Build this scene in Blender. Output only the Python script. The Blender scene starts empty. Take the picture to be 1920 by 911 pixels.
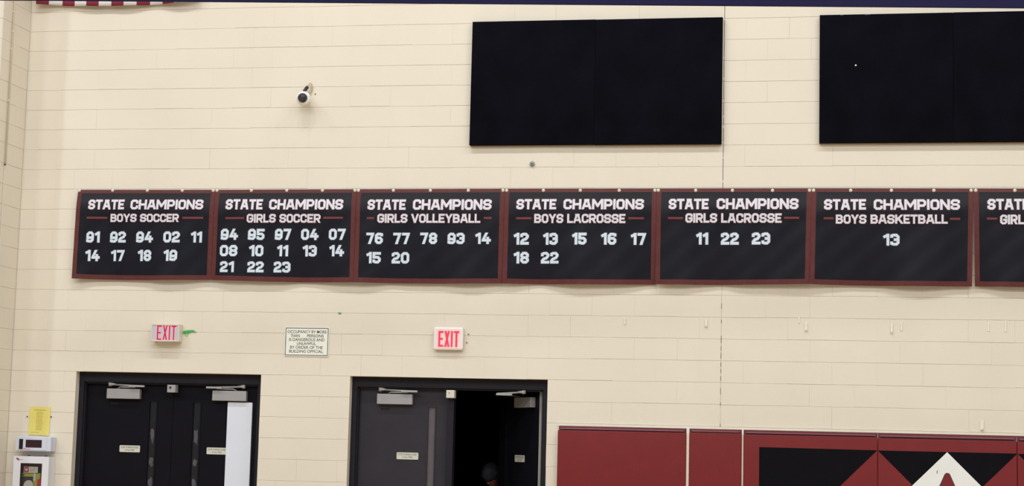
import bpy, bmesh, math, random
from mathutils import Vector, Matrix
S = bpy.context.scene
COL = S.collection
PI = math.pi

# ------------------------------------------------------------------ camera
F_PX, YAW, PITCH, ROLL = 3307.12, -0.183066, 0.113618, 0.0244379
cam_d = bpy.data.cameras.new('camera')
cam = bpy.data.objects.new('camera', cam_d)
COL.objects.link(cam)
cy, sy, cp, sp, cr, sr = (math.cos(YAW), math.sin(YAW), math.cos(PITCH),
                          math.sin(PITCH), math.cos(ROLL), math.sin(ROLL))
fw = Vector((sy*cp, cy*cp, sp))
r0 = Vector((cy, -sy, 0))
u0 = r0.cross(fw)
rt = r0*cr + u0*sr
up = u0*cr - r0*sr
M = Matrix((rt, up, -fw)).transposed().to_4x4()
M.translation = Vector((0, -16.4968, 1.62009))
cam.matrix_world = M
cam_d.sensor_fit = 'HORIZONTAL'
cam_d.sensor_width = 36
cam_d.lens = F_PX/1920*36
cam_d.clip_end = 200
S.camera = cam

# ------------------------------------------------------------------ light
S.view_settings.view_transform = 'Standard'
S.view_settings.look = 'None'
S.view_settings.exposure = 0.0
S.view_settings.gamma = 1
S.view_settings.use_curve_mapping = False
wd = bpy.data.worlds.new('world')
S.world = wd
wd.use_nodes = True
bg = wd.node_tree.nodes['Background']
bg.inputs[0].default_value = (0.95, 0.985, 1.03, 1)
bg.inputs[1].default_value = 0.28
LIGHT_W = 66
STRONG = {-5.8: 2.0, -4.15: 2.0, 1.5: 1.8, 3.4: 1.8, -11.2: 2.0, -16.8: 2.4}
for (ly, lz, xs, k) in ((-5.0, 11.2, (-11.2, -9.4, -7.5, -5.8, -4.15, -2.3, -0.4, 1.5, 3.4, 5.3), 0.98),
                        (-13.0, 11.2, (-16.8, -12.2, -8.4, -4.2, 0.0, 4.2, 8.4, 12.6, 16.8, 21.0), 3.3),  # far right lamps are added to brighten the pier side
                        (-20.0, 11.2, (-13.0, -8.0, -3.0, 2.0, 7.0, 12.0, 17.0), 5.6)):  # right end of this row also added, for the side of the pier
    for lx in xs:
        ld = bpy.data.lights.new('high_bay_lamp', 'AREA')
        ld.shape = 'DISK'
        ld.size = 0.5
        ld.energy = LIGHT_W*k*STRONG.get(lx, 0.72 if ly == -5 else 1.0)
        ld.color = (0.93, 0.985, 1.0)
        lo = bpy.data.objects.new('high_bay_lamp', ld)
        lo.location = (lx, ly, lz)
        COL.objects.link(lo)

# ------------------------------------------------------------------ helpers
def lin(c):
    r = []
    for v in c:
        v /= 255.0
        r.append(v/12.92 if v <= 0.04045 else ((v+0.055)/1.055)**2.4)
    return (r[0], r[1], r[2], 1)

def mat(name, rgb, rough=0.6, vary=0.06, scale=8.0, bump=0.0, bscale=60.0,
        metal=0.0, emit=None, estr=0.0, spec=0.5, stretch=(1, 1, 1)):
    m = bpy.data.materials.new(name)
    m.use_nodes = True
    nt = m.node_tree
    b = nt.nodes['Principled BSDF']
    tc = nt.nodes.new('ShaderNodeTexCoord')
    mp = nt.nodes.new('ShaderNodeMapping')
    mp.inputs['Scale'].default_value = stretch
    nt.links.new(tc.outputs['Object'], mp.inputs[0])
    n = nt.nodes.new('ShaderNodeTexNoise')
    n.inputs['Scale'].default_value = scale
    n.inputs['Detail'].default_value = 5
    nt.links.new(mp.outputs[0], n.inputs['Vector'])
    ramp = nt.nodes.new('ShaderNodeValToRGB')
    c = lin(rgb)
    ramp.color_ramp.elements[0].position = 0.3
    ramp.color_ramp.elements[1].position = 0.7
    ramp.color_ramp.elements[0].color = tuple(v*(1-vary) for v in c[:3]) + (1,)
    ramp.color_ramp.elements[1].color = tuple(min(1, v*(1+vary)) for v in c[:3]) + (1,)
    nt.links.new(n.outputs[0], ramp.inputs[0])
    nt.links.new(ramp.outputs[0], b.inputs['Base Color'])
    b.inputs['Roughness'].default_value = rough
    b.inputs['Metallic'].default_value = metal
    b.inputs['Specular IOR Level'].default_value = spec
    if bump:
        n2 = nt.nodes.new('ShaderNodeTexNoise')
        n2.inputs['Scale'].default_value = bscale
        n2.inputs['Detail'].default_value = 4
        nt.links.new(mp.outputs[0], n2.inputs['Vector'])
        bp = nt.nodes.new('ShaderNodeBump')
        bp.inputs['Strength'].default_value = bump
        bp.inputs['Distance'].default_value = 0.004
        nt.links.new(n2.outputs[0], bp.inputs['Height'])
        nt.links.new(bp.outputs[0], b.inputs['Normal'])
    if emit:
        b.inputs['Emission Color'].default_value = lin(emit)
        b.inputs['Emission Strength'].default_value = estr
    return m

MT = {
 'block': mat('painted_block', (225, 216, 202), 0.55, 0.025, 1.3, 0.25, 90),
 'sealant': mat('joint_sealant', (96, 86, 78), 0.85, 0.35, 14),
 'trim': mat('cream_trim', (232, 223, 208), 0.5, 0.03),
 'floor': mat('maple_floor', (186, 162, 128), 0.35, 0.10, 3, stretch=(1, 12, 1)),
 'ceiling': mat('ceiling_deck', (215, 212, 206), 0.8, 0.03),
 'navy': mat('navy_paint', (37, 36, 70), 0.6, 0.03, spec=0.05),
 'rod': mat('hanger_steel', (90, 92, 100), 0.4, 0.05, metal=0.6),
 'corridor': mat('corridor_unlit_dark', (9, 9, 10), 0.95, 0.05, spec=0.05),  # near-black colour stands in for the darkness of the unlit corridor
 'pad_black': mat('black_felt', (13, 13, 21), 0.95, 0.25, 3.0, 0.5, 260, spec=0.05),
 'pad_edge': mat('panel_edge_trim', (176, 152, 120), 0.6, 0.05),
 'banner': mat('black_vinyl', (21, 20, 30), 0.36, 0.10, 5, 0.12, 14, spec=0.20),
 'hem': mat('maroon_hem', (90, 42, 42), 0.55, 0.10, 30, 0.25, 70, spec=0.25),
 'hemline': mat('maroon_rule', (118, 56, 57), 0.5, 0.06, 30, spec=0.25),
 'white_ink': mat('white_ink', (214, 214, 226), 0.4, 0.03),
 'num_ink': mat('number_ink', (208, 219, 234), 0.4, 0.03),
 'num_edge': mat('number_edge', (10, 13, 30), 0.4, 0.03),
 'outline': mat('maroon_outline', (104, 44, 48), 0.5, 0.05, spec=0.25),
 'screw': mat('screw_head', (214, 208, 190), 0.45, 0.05, metal=0.2),
 'pad_red': mat('maroon_vinyl', (117, 35, 37), 0.5, 0.06, 5, 0.2, 220, spec=0.22),
 'pad_flange': mat('maroon_flange', (112, 50, 62), 0.35, 0.05),
 'decal_black': mat('black_decal', (16, 15, 20), 0.6, 0.10, 6, 0.1, 200, spec=0.06),
 'decal_white': mat('white_decal', (236, 236, 236), 0.5, 0.03, 6),
 'decal_red': mat('maroon_decal', (122, 38, 42), 0.5, 0.04, spec=0.25),
 'door_lit': mat('lit_black_door_paint', (46, 43, 52), 0.42, 0.12, 4, 0.08, 12, spec=0.3),  # lighter copy of the door paint, stronger light and sheen put into its colour
 'frame': mat('black_frame_paint', (33, 31, 39), 0.5, 0.06, 6, spec=0.2),
 'door': mat('black_door_paint', (19, 18, 25), 0.5, 0.10, 4, 0.08, 12, spec=0.08),
 'door_edge': mat('pale_door_edge', (196, 194, 188), 0.6, 0.05),
 'glass_dark': mat('dark_glass', (24, 23, 29), 0.2, 0.25, 16),
 'glass_grey': mat('grey_glass', (92, 86, 90), 0.35, 0.12, 18),
 'tatter': mat('torn_film', (74, 72, 80), 0.5, 0.3, 40),
 'closer': mat('closer_silver', (160, 157, 160), 0.4, 0.05, metal=0.15),
 'arm': mat('arm_silver', (176, 174, 176), 0.35, 0.05, metal=0.4),
 'plate': mat('notice_white', (206, 204, 194), 0.5, 0.03),
 'ink': mat('black_print', (52, 52, 58), 0.6, 0.03),
 'board': mat('white_board', (218, 222, 236), 0.45, 0.02, 3),
 'sign_white': mat('sign_white', (236, 236, 226), 0.5, 0.02),
 'sign_rim': mat('sign_blue_black', (50, 54, 66), 0.5, 0.02),
 'exit_box': mat('exit_cream', (222, 214, 198), 0.5, 0.03),
 'exit_face': mat('exit_grey_face', (196, 192, 206), 0.4, 0.04, emit=(196, 190, 206), estr=0.05),
 'exit_red': mat('exit_red', (200, 8, 66), 0.4, 0.03, emit=(236, 16, 84), estr=0.12),
 'exit_halo': mat('exit_pink', (238, 176, 190), 0.4, 0.03, emit=(255, 176, 190), estr=0.08),
 'exit_white': mat('exit_white', (240, 232, 232), 0.35, 0.02),
 'exit_pinkface': mat('exit_pink_face', (240, 214, 214), 0.35, 0.03, emit=(255, 214, 214), estr=0.05),
 'exit_red2': mat('exit_light_red', (232, 62, 84), 0.4, 0.04, emit=(250, 70, 92), estr=0.14),
 'tape': mat('green_tape', (62, 168, 84), 0.5, 0.12, 30),
 'tape_lt': mat('pale_green_tape', (150, 200, 140), 0.5, 0.1, 30),
 'yellow': mat('yellow_paper', (226, 212, 116), 0.7, 0.03),
 'yellow_ink': mat('notice_print', (168, 150, 78), 0.7, 0.05),
 'alarm': mat('alarm_white', (206, 210, 226), 0.45, 0.02),
 'black_gloss': mat('black_gloss', (22, 18, 24), 0.2, 0.1),
 'red_window': mat('dark_red_window', (46, 22, 30), 0.25, 0.2),
 'aed': mat('cabinet_white', (222, 222, 230), 0.4, 0.02),
 'aed_in': mat('cabinet_inside', (108, 96, 96), 0.6, 0.05),
 'aed_red': mat('cabinet_red', (150, 38, 46), 0.5, 0.05),
 'lime': mat('lime_plastic', (186, 182, 52), 0.45, 0.06),
 'dkgrey': mat('dark_grey_plastic', (58, 54, 56), 0.5, 0.1),
 'card': mat('card_white', (224, 218, 204), 0.6, 0.02),
 'red': mat('red_print', (206, 48, 66), 0.5, 0.03),
 'mark': mat('faded_red_print', (200, 130, 146), 0.5, 0.03),
 'blue': mat('blue_print', (48, 52, 110), 0.5, 0.03),
 'cam_white': mat('camera_white', (236, 234, 230), 0.3, 0.01),
 'cam_dark': mat('camera_smoked', (44, 42, 54), 0.08, 0.05),
 'lens': mat('lens_glass', (70, 50, 48), 0.1, 0.05),
 'black_plastic': mat('black_plastic', (40, 32, 38), 0.5, 0.05),
 'cable': mat('tan_cable', (196, 172, 128), 0.5, 0.05),
 'conduit': mat('painted_conduit', (224, 214, 198), 0.5, 0.03),
 'grey_cap': mat('grey_cap', (140, 144, 150), 0.4, 0.05),
 'hole': mat('screw_hole', (74, 62, 56), 0.8, 0.1),
 'hook': mat('white_hook', (236, 228, 212), 0.4, 0.02),
 'flag_red': mat('flag_red', (132, 30, 58), 0.75, 0.10, 20, 0.3, 120, stretch=(1, 1, 6)),
 'flag_white': mat('flag_white', (226, 222, 222), 0.75, 0.04, 20, 0.3, 120),
 'flag_blue': mat('flag_blue', (38, 44, 88), 0.75, 0.06, 20),
 'skin': mat('skin', (158, 108, 86), 0.55, 0.10, 20),
 'lip': mat('lips', (112, 62, 56), 0.5, 0.05),
 'eye': mat('eye_white', (205, 200, 195), 0.3, 0.02),
 'pupil': mat('pupil', (28, 20, 18), 0.2, 0.02),
 'brow': mat('eyebrow', (24, 18, 18), 0.9, 0.1),
 'beanie': mat('beanie_knit', (50, 48, 58), 0.9, 0.15, 60, 0.6, 160, stretch=(1, 1, .3)),
 'coat': mat('dark_coat', (26, 26, 30), 0.85, 0.1, 20),
 'trouser': mat('dark_trousers', (34, 36, 44), 0.85, 0.1, 20),
 'shoe': mat('shoe_black', (24, 24, 26), 0.5, 0.1),
}

ORG = {}
def reg(o, loc): ORG[o.name] = Vector(loc)

def bm_obj(name, bm, mats, parent=None, smooth=False, origin=None):
    """link a bmesh given in world coordinates as one mesh object"""
    if not isinstance(mats, (list, tuple)): mats = [mats]
    vs = [v.co for v in bm.verts]
    if origin is None:
        lo = [min(v[i] for v in vs) for i in range(3)]
        hi = [max(v[i] for v in vs) for i in range(3)]
        origin = Vector([(a+b)/2 for a, b in zip(lo, hi)])
    origin = Vector(origin)
    bmesh.ops.translate(bm, verts=bm.verts, vec=-origin)
    me = bpy.data.meshes.new(name)
    bm.to_mesh(me)
    bm.free()
    for k in mats: me.materials.append(MT[k])
    if smooth:
        for p in me.polygons: p.use_smooth = True
    o = bpy.data.objects.new(name, me)
    COL.objects.link(o)
    reg(o, origin)
    if parent:
        o.parent = parent
        o.location = origin - ORG[parent.name]
    else:
        o.location = origin
    return o

def empty(name, loc):
    o = bpy.data.objects.new(name, None)
    o.empty_display_size = 0.1
    COL.objects.link(o)
    o.location = loc
    reg(o, loc)
    return o

def tag(o, label, cat, group=None):
    o['label'] = label
    o['category'] = cat
    if group: o['group'] = group
    return o

def struct(o):
    o['kind'] = 'structure'
    return o

def add_box(bm, x0, x1, y0, y1, z0, z1, bev=0.0, mi=0, seg=2):
    b = bmesh.new()
    bmesh.ops.create_cube(b, size=1)
    for v in b.verts:
        v.co = Vector(((x0+x1)/2+v.co.x*(x1-x0), (y0+y1)/2+v.co.y*(y1-y0), (z0+z1)/2+v.co.z*(z1-z0)))
    if bev:
        bmesh.ops.bevel(b, geom=b.edges[:], offset=bev, segments=seg, profile=0.5, affect='EDGES')
    merge(bm, b, mi)

def merge(bm, b, mi=0, f=None):
    vm = {}
    for v in b.verts: vm[v] = bm.verts.new(f(v.co) if f else v.co)
    for fc in b.faces:
        try:
            n = bm.faces.new([vm[v] for v in fc.verts])
            n.material_index = fc.material_index if mi is None else mi
            n.smooth = fc.smooth
        except ValueError: pass
    b.free()

def box(x0, x1, y0, y1, z0, z1, bev=0.0, seg=2):
    bm = bmesh.new()
    add_box(bm, x0, x1, y0, y1, z0, z1, bev, 0, seg)
    return bm

def add_prism(bm, pts, y0, y1, mi=0, f=None):
    """extrude the x-z outline pts from y0 (front) to y1"""
    f = f or (lambda p: p)
    a = [bm.verts.new(f(Vector((x, y0, z)))) for x, z in pts]
    b = [bm.verts.new(f(Vector((x, y1, z)))) for x, z in pts]
    n = len(pts)
    fs = [bm.faces.new(a), bm.faces.new(b[::-1])]
    for i in range(n):
        fs.append(bm.faces.new((a[i], b[i], b[(i+1) % n], a[(i+1) % n])))
    for q in fs: q.material_index = mi

def fixn(bm):
    bmesh.ops.recalc_face_normals(bm, faces=bm.faces[:])
    return bm

def prism(pts, y0, y1, f=None):
    bm = bmesh.new()
    add_prism(bm, pts, y0, y1, 0, f)
    return fixn(bm)

def rrect(x0, x1, z0, z1, r, n=4):
    p = []
    for cx, cz, a0 in ((x1-r, z1-r, 0), (x0+r, z1-r, 90), (x0+r, z0+r, 180), (x1-r, z0+r, 270)):
        for i in range(n+1):
            a = math.radians(a0+90*i/n)
            p.append((cx+r*math.cos(a), cz+r*math.sin(a)))
    return p

def add_tube(bm, pts, r, seg=8, mi=0, cap=True):
    pts = [Vector(p) for p in pts]
    rs = r if isinstance(r, (list, tuple)) else [r]*len(pts)
    rings = []
    pn = None
    for i, p in enumerate(pts):
        d = (pts[min(i+1, len(pts)-1)] - pts[max(i-1, 0)]).normalized()
        a = pn if pn is not None else (Vector((0, 0, 1)) if abs(d.z) < 0.9 else Vector((1, 0, 0)))
        n1 = (a - d*a.dot(d)).normalized()
        pn = n1
        n2 = d.cross(n1)
        rings.append([bm.verts.new(p+(n1*math.cos(2*PI*k/seg)+n2*math.sin(2*PI*k/seg))*rs[i]) for k in range(seg)])
    for A, B in zip(rings, rings[1:]):
        for k in range(seg):
            q = bm.faces.new((A[k], A[(k+1) % seg], B[(k+1) % seg], B[k]))
            q.material_index = mi
            q.smooth = True
    if cap:
        bm.faces.new(rings[0][::-1]).material_index = mi
        bm.faces.new(rings[-1]).material_index = mi

def add_lathe(bm, prof, base, axis, seg=20, mi=0):
    """prof: (distance along axis, radius)"""
    axis = Vector(axis).normalized()
    pts = [Vector(base)+axis*d for d, _ in prof]
    a = Vector((0, 0, 1)) if abs(axis.z) < 0.9 else Vector((1, 0, 0))
    n1 = (a-axis*a.dot(axis)).normalized()
    n2 = axis.cross(n1)
    rings = []
    for p, (d, r) in zip(pts, prof):
        r = max(r, 1e-4)
        rings.append([bm.verts.new(p+(n1*math.cos(2*PI*k/seg)+n2*math.sin(2*PI*k/seg))*r) for k in range(seg)])
    for A, B in zip(rings, rings[1:]):
        for k in range(seg):
            q = bm.faces.new((A[k], A[(k+1) % seg], B[(k+1) % seg], B[k]))
            q.material_index = mi
            q.smooth = True
    bm.faces.new(rings[0][::-1]).material_index = mi
    bm.faces.new(rings[-1]).material_index = mi

def lathe(prof, base, axis, seg=20):
    bm = bmesh.new()
    add_lathe(bm, prof, base, axis, seg)
    return fixn(bm)

def text_bm(body, x0, x1, z0, z1, y, f=None, bold=0.0):
    """print: built-in lettering fitted to the box x0..x1, z0..z1, facing -y"""
    cu = bpy.data.curves.new('print', 'FONT')
    cu.body = body
    cu.offset = bold
    o = bpy.data.objects.new('print', cu)
    COL.objects.link(o)
    dg = bpy.context.evaluated_depsgraph_get()
    me = bpy.data.meshes.new_from_object(o.evaluated_get(dg))
    bpy.data.objects.remove(o)
    bpy.data.curves.remove(cu)
    bm = bmesh.new()
    bm.from_mesh(me)
    bpy.data.meshes.remove(me)
    xs = [v.co.x for v in bm.verts]
    zs = [v.co.y for v in bm.verts]
    a, b, c, d = min(xs), max(xs), min(zs), max(zs)
    for v in bm.verts:
        p = Vector((x0+(v.co.x-a)/(b-a)*(x1-x0), y, z0+(v.co.y-c)/(d-c)*(z1-z0)))
        v.co = f(p) if f else p
    return bm

# --------------------------------------------------------- block lettering
def cham(pts, c, closed=False):
    out = []
    n = len(pts)
    for i, p in enumerate(pts):
        if len(p) == 3 and (closed or 0 < i < n-1):
            P = Vector(p[:2])
            for q in (pts[i-1], pts[(i+1) % n]):
                Q = Vector(q[:2])
                d = Q-P
                L = d.length
                out.append(tuple(P+d*(min(c, L*0.48)/L)))
        else:
            out.append(tuple(p[:2]))
    return out

RING = [(0, 0, 1), (1, 0, 1), (1, 1, 1), (0, 1, 1)]
GL = {   # letter: (relative width, [(points, closed)])
 'S': (.78, [([(1, .80), (1, 1, 1), (0, 1, 1), (0, .5, 1), (1, .5, 1), (1, 0, 1), (0, 0, 1), (0, .20)], 0)]),
 'T': (.74, [([(-.1, 1), (1.1, 1)], 0), ([(.5, 1), (.5, 0)], 0)]),
 'A': (.86, [([(-.04, -.15), (.42, 1.1)], 0), ([(1.04, -.15), (.58, 1.1)], 0), ([(.3, 1), (.7, 1)], 0), ([(.25, .27), (.75, .27)], 0)]),
 'E': (.68, [([(1, 1), (0, 1), (0, 0), (1, 0)], 0), ([(0, .5), (.8, .5)], 0)]),
 'C': (.76, [([(1, .77), (1, 1, 1), (0, 1, 1), (0, 0, 1), (1, 0, 1), (1, .23)], 0)]),
 'H': (.80, [([(0, 0), (0, 1)], 0), ([(1, 0), (1, 1)], 0), ([(0, .5), (1, .5)], 0)]),
 'M': (1.02, [([(0, 0), (0, 1)], 0), ([(1, 0), (1, 1)], 0), ([(-.02, 1.12), (.5, .3)], 0), ([(1.02, 1.12), (.5, .3)], 0)]),
 'P': (.76, [([(0, 0), (0, 1), (1, 1, 1), (1, .36, 1), (0, .36)], 0)]),
 'I': (.24, [([(.5, 0), (.5, 1)], 0)]),
 'O': (.76, [(RING, 1)]),
 'N': (.82, [([(0, 0), (0, 1)], 0), ([(1, 0), (1, 1)], 0), ([(-.08, 1.15), (1.08, -.15)], 0)]),
 'B': (.78, [([(0, .52), (0, 1), (.93, 1, 1), (.93, .52, 1)], 1), ([(0, 0), (1, 0, 1), (1, .52, 1), (0, .52)], 1)]),
 'Y': (.80, [([(-.06, 1.15), (.5, .42)], 0), ([(1.06, 1.15), (.5, .42)], 0), ([(.5, .5), (.5, 0)], 0)]),
 'G': (.78, [([(1, .80), (1, 1, 1), (0, 1, 1), (0, 0, 1), (1, 0, 1), (1, .46), (.62, .46)], 0)]),
 'R': (.78, [([(0, 0), (0, 1), (1, 1, 1), (1, .40, 1), (0, .40)], 0), ([(.5, .45), (1.05, -.2)], 0)]),
 'L': (.64, [([(0, 1), (0, 0), (1, 0)], 0)]),
 'V': (.84, [([(-.04, 1.15), (.5, -.1)], 0), ([(1.04, 1.15), (.5, -.1)], 0)]),
 'K': (.82, [([(0, 0), (0, 1)], 0), ([(1.04, 1.15), (.2, .42)], 0), ([(.36, .62), (1.08, -.15)], 0)]),
 'X': (.82, [([(-.06, 1.15), (1.06, -.15)], 0), ([(1.06, 1.15), (-.06, -.15)], 0)]),
 '0': (.74, [(RING, 1)]),
 '1': (.50, [([(1, 0), (1, 1)], 0), ([(.06, .84), (1, 1.0)], 0)]),
 '2': (.74, [([(0, .82), (0, 1, 1), (1, 1, 1), (1, .54, 1), (0, .3, 1), (0, 0), (1, 0)], 0)]),
 '3': (.74, [([(0, .86), (0, 1, 1), (1, 1, 1), (1, .5)], 0), ([(1, .5), (1, 0, 1), (0, 0, 1), (0, .14)], 0), ([(.55, .5), (.9, .5)], 0)]),
 '4': (.80, [([(.56, 1.15), (0, .28), (1.1, .28)], 0), ([(.72, 0), (.72, .52)], 0)]),
 '5': (.74, [([(1, 1), (0, 1), (0, .55), (1, .55, 1), (1, 0, 1), (0, 0, 1), (0, .14)], 0)]),
 '6': (.74, [([(0, 0, 1), (1, 0, 1), (1, .55, 1), (0, .55)], 1), ([(1, .90), (1, 1, 1), (0, 1, 1), (0, .3)], 0)]),
 '7': (.74, [([(-.1, 1), (.97, 1), (.34, -.2)], 0)]),
 '8': (.74, [([(0, 0, 1), (1, 0, 1), (1, .5, 1), (0, .5, 1)], 1), ([(0, .5, 1), (1, .5, 1), (1, 1, 1), (0, 1, 1)], 1)]),
 '9': (.74, [([(0, .42), (1, .42), (1, 1, 1), (0, 1, 1)], 1), ([(0, .08), (0, 0, 1), (1, 0, 1), (1, .7)], 0)]),
}

def clip(poly, a, b, c):
    """keep the side a*x+b*y<=c"""
    out = []
    for i in range(len(poly)):
        p, q = poly[i], poly[(i+1) % len(poly)]
        dp, dq = a*p[0]+b*p[1]-c, a*q[0]+b*q[1]-c
        if dp <= 0: out.append(p)
        if dp*dq < 0:
            t = dp/(dp-dq)
            out.append((p[0]+(q[0]-p[0])*t, p[1]+(q[1]-p[1])*t))
    return out

def stroke(pts, h, closed):
    """half width h; convex pieces of a mitred stroke with square ends"""
    P = [Vector(p) for p in pts]
    n = len(P)
    segs = [(P[i], P[(i+1) % n]) for i in range(n if closed else n-1)]
    segs = [s for s in segs if (s[1]-s[0]).length > 1e-6]
    m = len(segs)
    out = []
    dirs = [(b-a).normalized() for a, b in segs]
    nrm = [Vector((-d.y, d.x)) for d in dirs]
    def mitre(i, j):
        v = nrm[i]+nrm[j]
        if v.length < 1e-3: return nrm[i]*h
        v.normalize()
        return v*min(h/max(v.dot(nrm[i]), .3), h*2.2)
    for i, (a, b) in enumerate(segs):
        if i > 0 or closed: o0 = mitre(i-1, i); A = a
        else: o0 = nrm[i]*h; A = a-dirs[i]*h
        if i < m-1 or closed: o1 = mitre(i, (i+1) % m); B = b
        else: o1 = nrm[i]*h; B = b+dirs[i]*h
        out.append([tuple(A-o0), tuple(B-o1), tuple(B+o0*0+o1), tuple(A+o0)])
    return out

def glyph(ch, w, hgt, t, grow, c):
    """convex polygons of one letter in 0..w x 0..hgt"""
    polys = []
    for pts, closed in GL[ch][1]:
        iw = max(w-t, 1e-5)
        q = [((t/2+p[0]*iw), (t/2+p[1]*(hgt-t))) + tuple(p[2:]) for p in pts]
        q = cham(q, c, closed)
        for poly in stroke(q, t/2+grow, closed):
            for a, b, k in ((1, 0, w+grow), (-1, 0, grow), (0, 1, hgt+grow), (0, -1, grow)):
                if poly: poly = clip(poly, a, b, k)
            if len(poly) > 2: polys.append(poly)
    return polys

def lettering(s, x0, x1, z0, z1, wt, gap, grow, space=.24):
    """polygons (x,z) of a word fitted to the box; wt = stroke/height"""
    hgt = z1-z0
    tot = sum(GL[c][0] if c != ' ' else space for c in s) + gap*(len(s)-1)
    k = (x1-x0)/tot
    x = x0
    out = []
    for c in s:
        if c == ' ': x += (space+gap)*k; continue
        w = GL[c][0]*k
        t = min(wt*hgt, w)
        for poly in glyph(c, w, hgt, t, grow, hgt*.135):
            out.append([(x+p[0], z0+p[1]) for p in poly])
        x += w+gap*k
    return out

def word_boxes(s, x0, x1, gap, space=.24):
    k = (x1-x0)/(sum(GL[c][0] if c != ' ' else space for c in s) + gap*(len(s)-1))
    out = []
    x = x0
    for w in s.split(' '):
        wd_ = (sum(GL[c][0] for c in w)+gap*(len(w)-1))*k
        out.append((w, x, x+wd_))
        x += wd_+(space+2*gap)*k
    return out

def polys_bm(bm, polys, yf, off, mi, cell=0.03):
    """lay polygons on the surface yf(x,z), off in front of it"""
    b = bmesh.new()
    for k, poly in enumerate(polys):
        vs = []
        for x, z in poly:
            if not vs or (abs(vs[-1].co.x-x)+abs(vs[-1].co.z-z) > 1e-6): vs.append(b.verts.new((x, -(k % 4)*.00012, z)))
        if len(vs) > 2:
            try: b.faces.new(vs)
            except ValueError: pass
    for _ in range(3):
        es = [e for e in b.edges if e.calc_length() > cell]
        if not es: break
        bmesh.ops.subdivide_edges(b, edges=es, cuts=1)
    bmesh.ops.triangulate(b, faces=b.faces[:])
    for fc in b.faces:
        if fc.normal.y > 0: fc.normal_flip()
    merge(bm, b, mi, lambda p: Vector((p.x, yf(p.x, p.z)-off+p.y, p.z)))

# ================================================================ structure
BC = 0.2032                      # course height
BL = 0.4064                      # block length
XC = -8.118                      # inside corner with the pier
PD = 0.60                        # pier depth
CJ = -1.052                      # control joint
D1 = (-7.425, -5.507, 2.237)     # clear openings in the block wall
D2 = (-4.610, -2.680, 2.237)

def block_wall(bm, a0, a1, rows, phase, f, rnd, openings=(), joint=None):
    for k in range(rows):
        z0, z1 = k*BC, (k+1)*BC
        cuts = {a0, a1}
        if joint is not None: cuts |= {joint-.002, joint+.002}
        x = phase + (BL/2 if k % 2 else 0)
        x -= math.ceil((x-a0)/BL)*BL
        while x < a1:
            if a0+.02 < x < a1-.02 and (joint is None or abs(x-joint) > .03): cuts.add(x)
            x += BL
        for (o0, o1, ot) in openings:
            if z1 <= ot+.01: cuts |= {o0, o1}
        cs = sorted(cuts)
        for l, r in zip(cs, cs[1:]):
            if r-l < .010: continue
            mid = (l+r)/2
            if any(o0 < mid < o1 and z1 <= ot+.01 for (o0, o1, ot) in openings): continue
            # painted over: bed joints read as broken hairlines, head joints barely
            gb, gt = rnd.choice((.0006, .0022, .0036, .0046)), rnd.choice((.0010, .0020, .0030))
            gl, gr = rnd.choice((0, 0, 0, .0003, .0007)), rnd.choice((0, 0, 0, .0003, .0007))
            b = -.0030 + rnd.uniform(-.0006, .0008)
            tx, tz = rnd.uniform(-.0005, .0005), rnd.uniform(-.0012, .0006)
            F, B = [], []
            for i, (sx, sz) in enumerate(((0, 0), (1, 0), (1, 1), (0, 1))):
                a = (l+gl if sx == 0 else r-gr)
                z = (z0+gb if sz == 0 else z1-gt)
                F.append(bm.verts.new(f(a, b+(sx-.5)*tx+(sz-.5)*tz, z)))
                B.append(bm.verts.new(f(l if sx == 0 else r, -.0076, z0 if sz == 0 else z1)))
            bm.faces.new(F)
            for i in range(4):
                bm.faces.new((B[i], B[(i+1) % 4], F[(i+1) % 4], F[i]))

rnd = random.Random(7)
bm = bmesh.new()
block_wall(bm, XC, 4.6, 56, CJ, lambda a, d, z: Vector((a, -d, z)), rnd, (D1, D2), CJ)
for x0, x1, z0, z1 in ((XC-1.6, D1[0], 0, D1[2]), (D1[1], D2[0], 0, D1[2]), (D2[1], 4.6, 0, D2[2]),
                       (XC-1.6, 4.6, D1[2], 11.38)):
    add_box(bm, x0, x1, .0074, .30, z0, z1)
# sealant bead of the control joint, worn away in places
z = 1.83
while z < 9:
    dz = rnd.uniform(.02, .07) if z < 3.1 else rnd.uniform(.05, .22)
    if z > 4.3 or rnd.random() < .6:
        add_box(bm, CJ-.0022, CJ+.0022, .0003, .007, z, z+dz, 0, 1)
    z += dz+rnd.uniform(.01, .09 if z < 3.1 else .03)
bmesh.ops.recalc_face_normals(bm, faces=bm.faces[:])
struct(bm_obj('wall_back', bm, ['block', 'sealant'], origin=(0, 0, 0)))

bm = bmesh.new()
block_wall(bm, 0, PD, 56, .41, lambda a, d, z: Vector((XC+d, -a, z)), rnd)
block_wall(bm, 0, 6.0, 56, .2, lambda a, d, z: Vector((XC-a, -PD-d, z)), rnd)
add_box(bm, XC-6.0, XC-.0074, -PD+.0074, .004, 0, 11.38)
fixn(bm)
struct(bm_obj('wall_left', bm, ['block'], origin=(XC, 0, 0)))

struct(bm_obj('floor', box(-18, 24, -24, 4.8, -.12, 0), 'floor'))
struct(bm_obj('ceiling', box(-18, 24, -24, .3, 11.4, 11.5), 'ceiling'))
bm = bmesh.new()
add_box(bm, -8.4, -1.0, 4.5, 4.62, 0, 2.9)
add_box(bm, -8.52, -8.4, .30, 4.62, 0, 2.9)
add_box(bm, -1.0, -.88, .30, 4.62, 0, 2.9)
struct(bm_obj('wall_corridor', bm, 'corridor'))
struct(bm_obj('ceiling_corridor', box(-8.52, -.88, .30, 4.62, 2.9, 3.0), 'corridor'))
struct(bm_obj('floor_corridor', box(-8.4, -1.0, .30, 4.5, 0.0, .004), 'corridor'))
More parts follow.
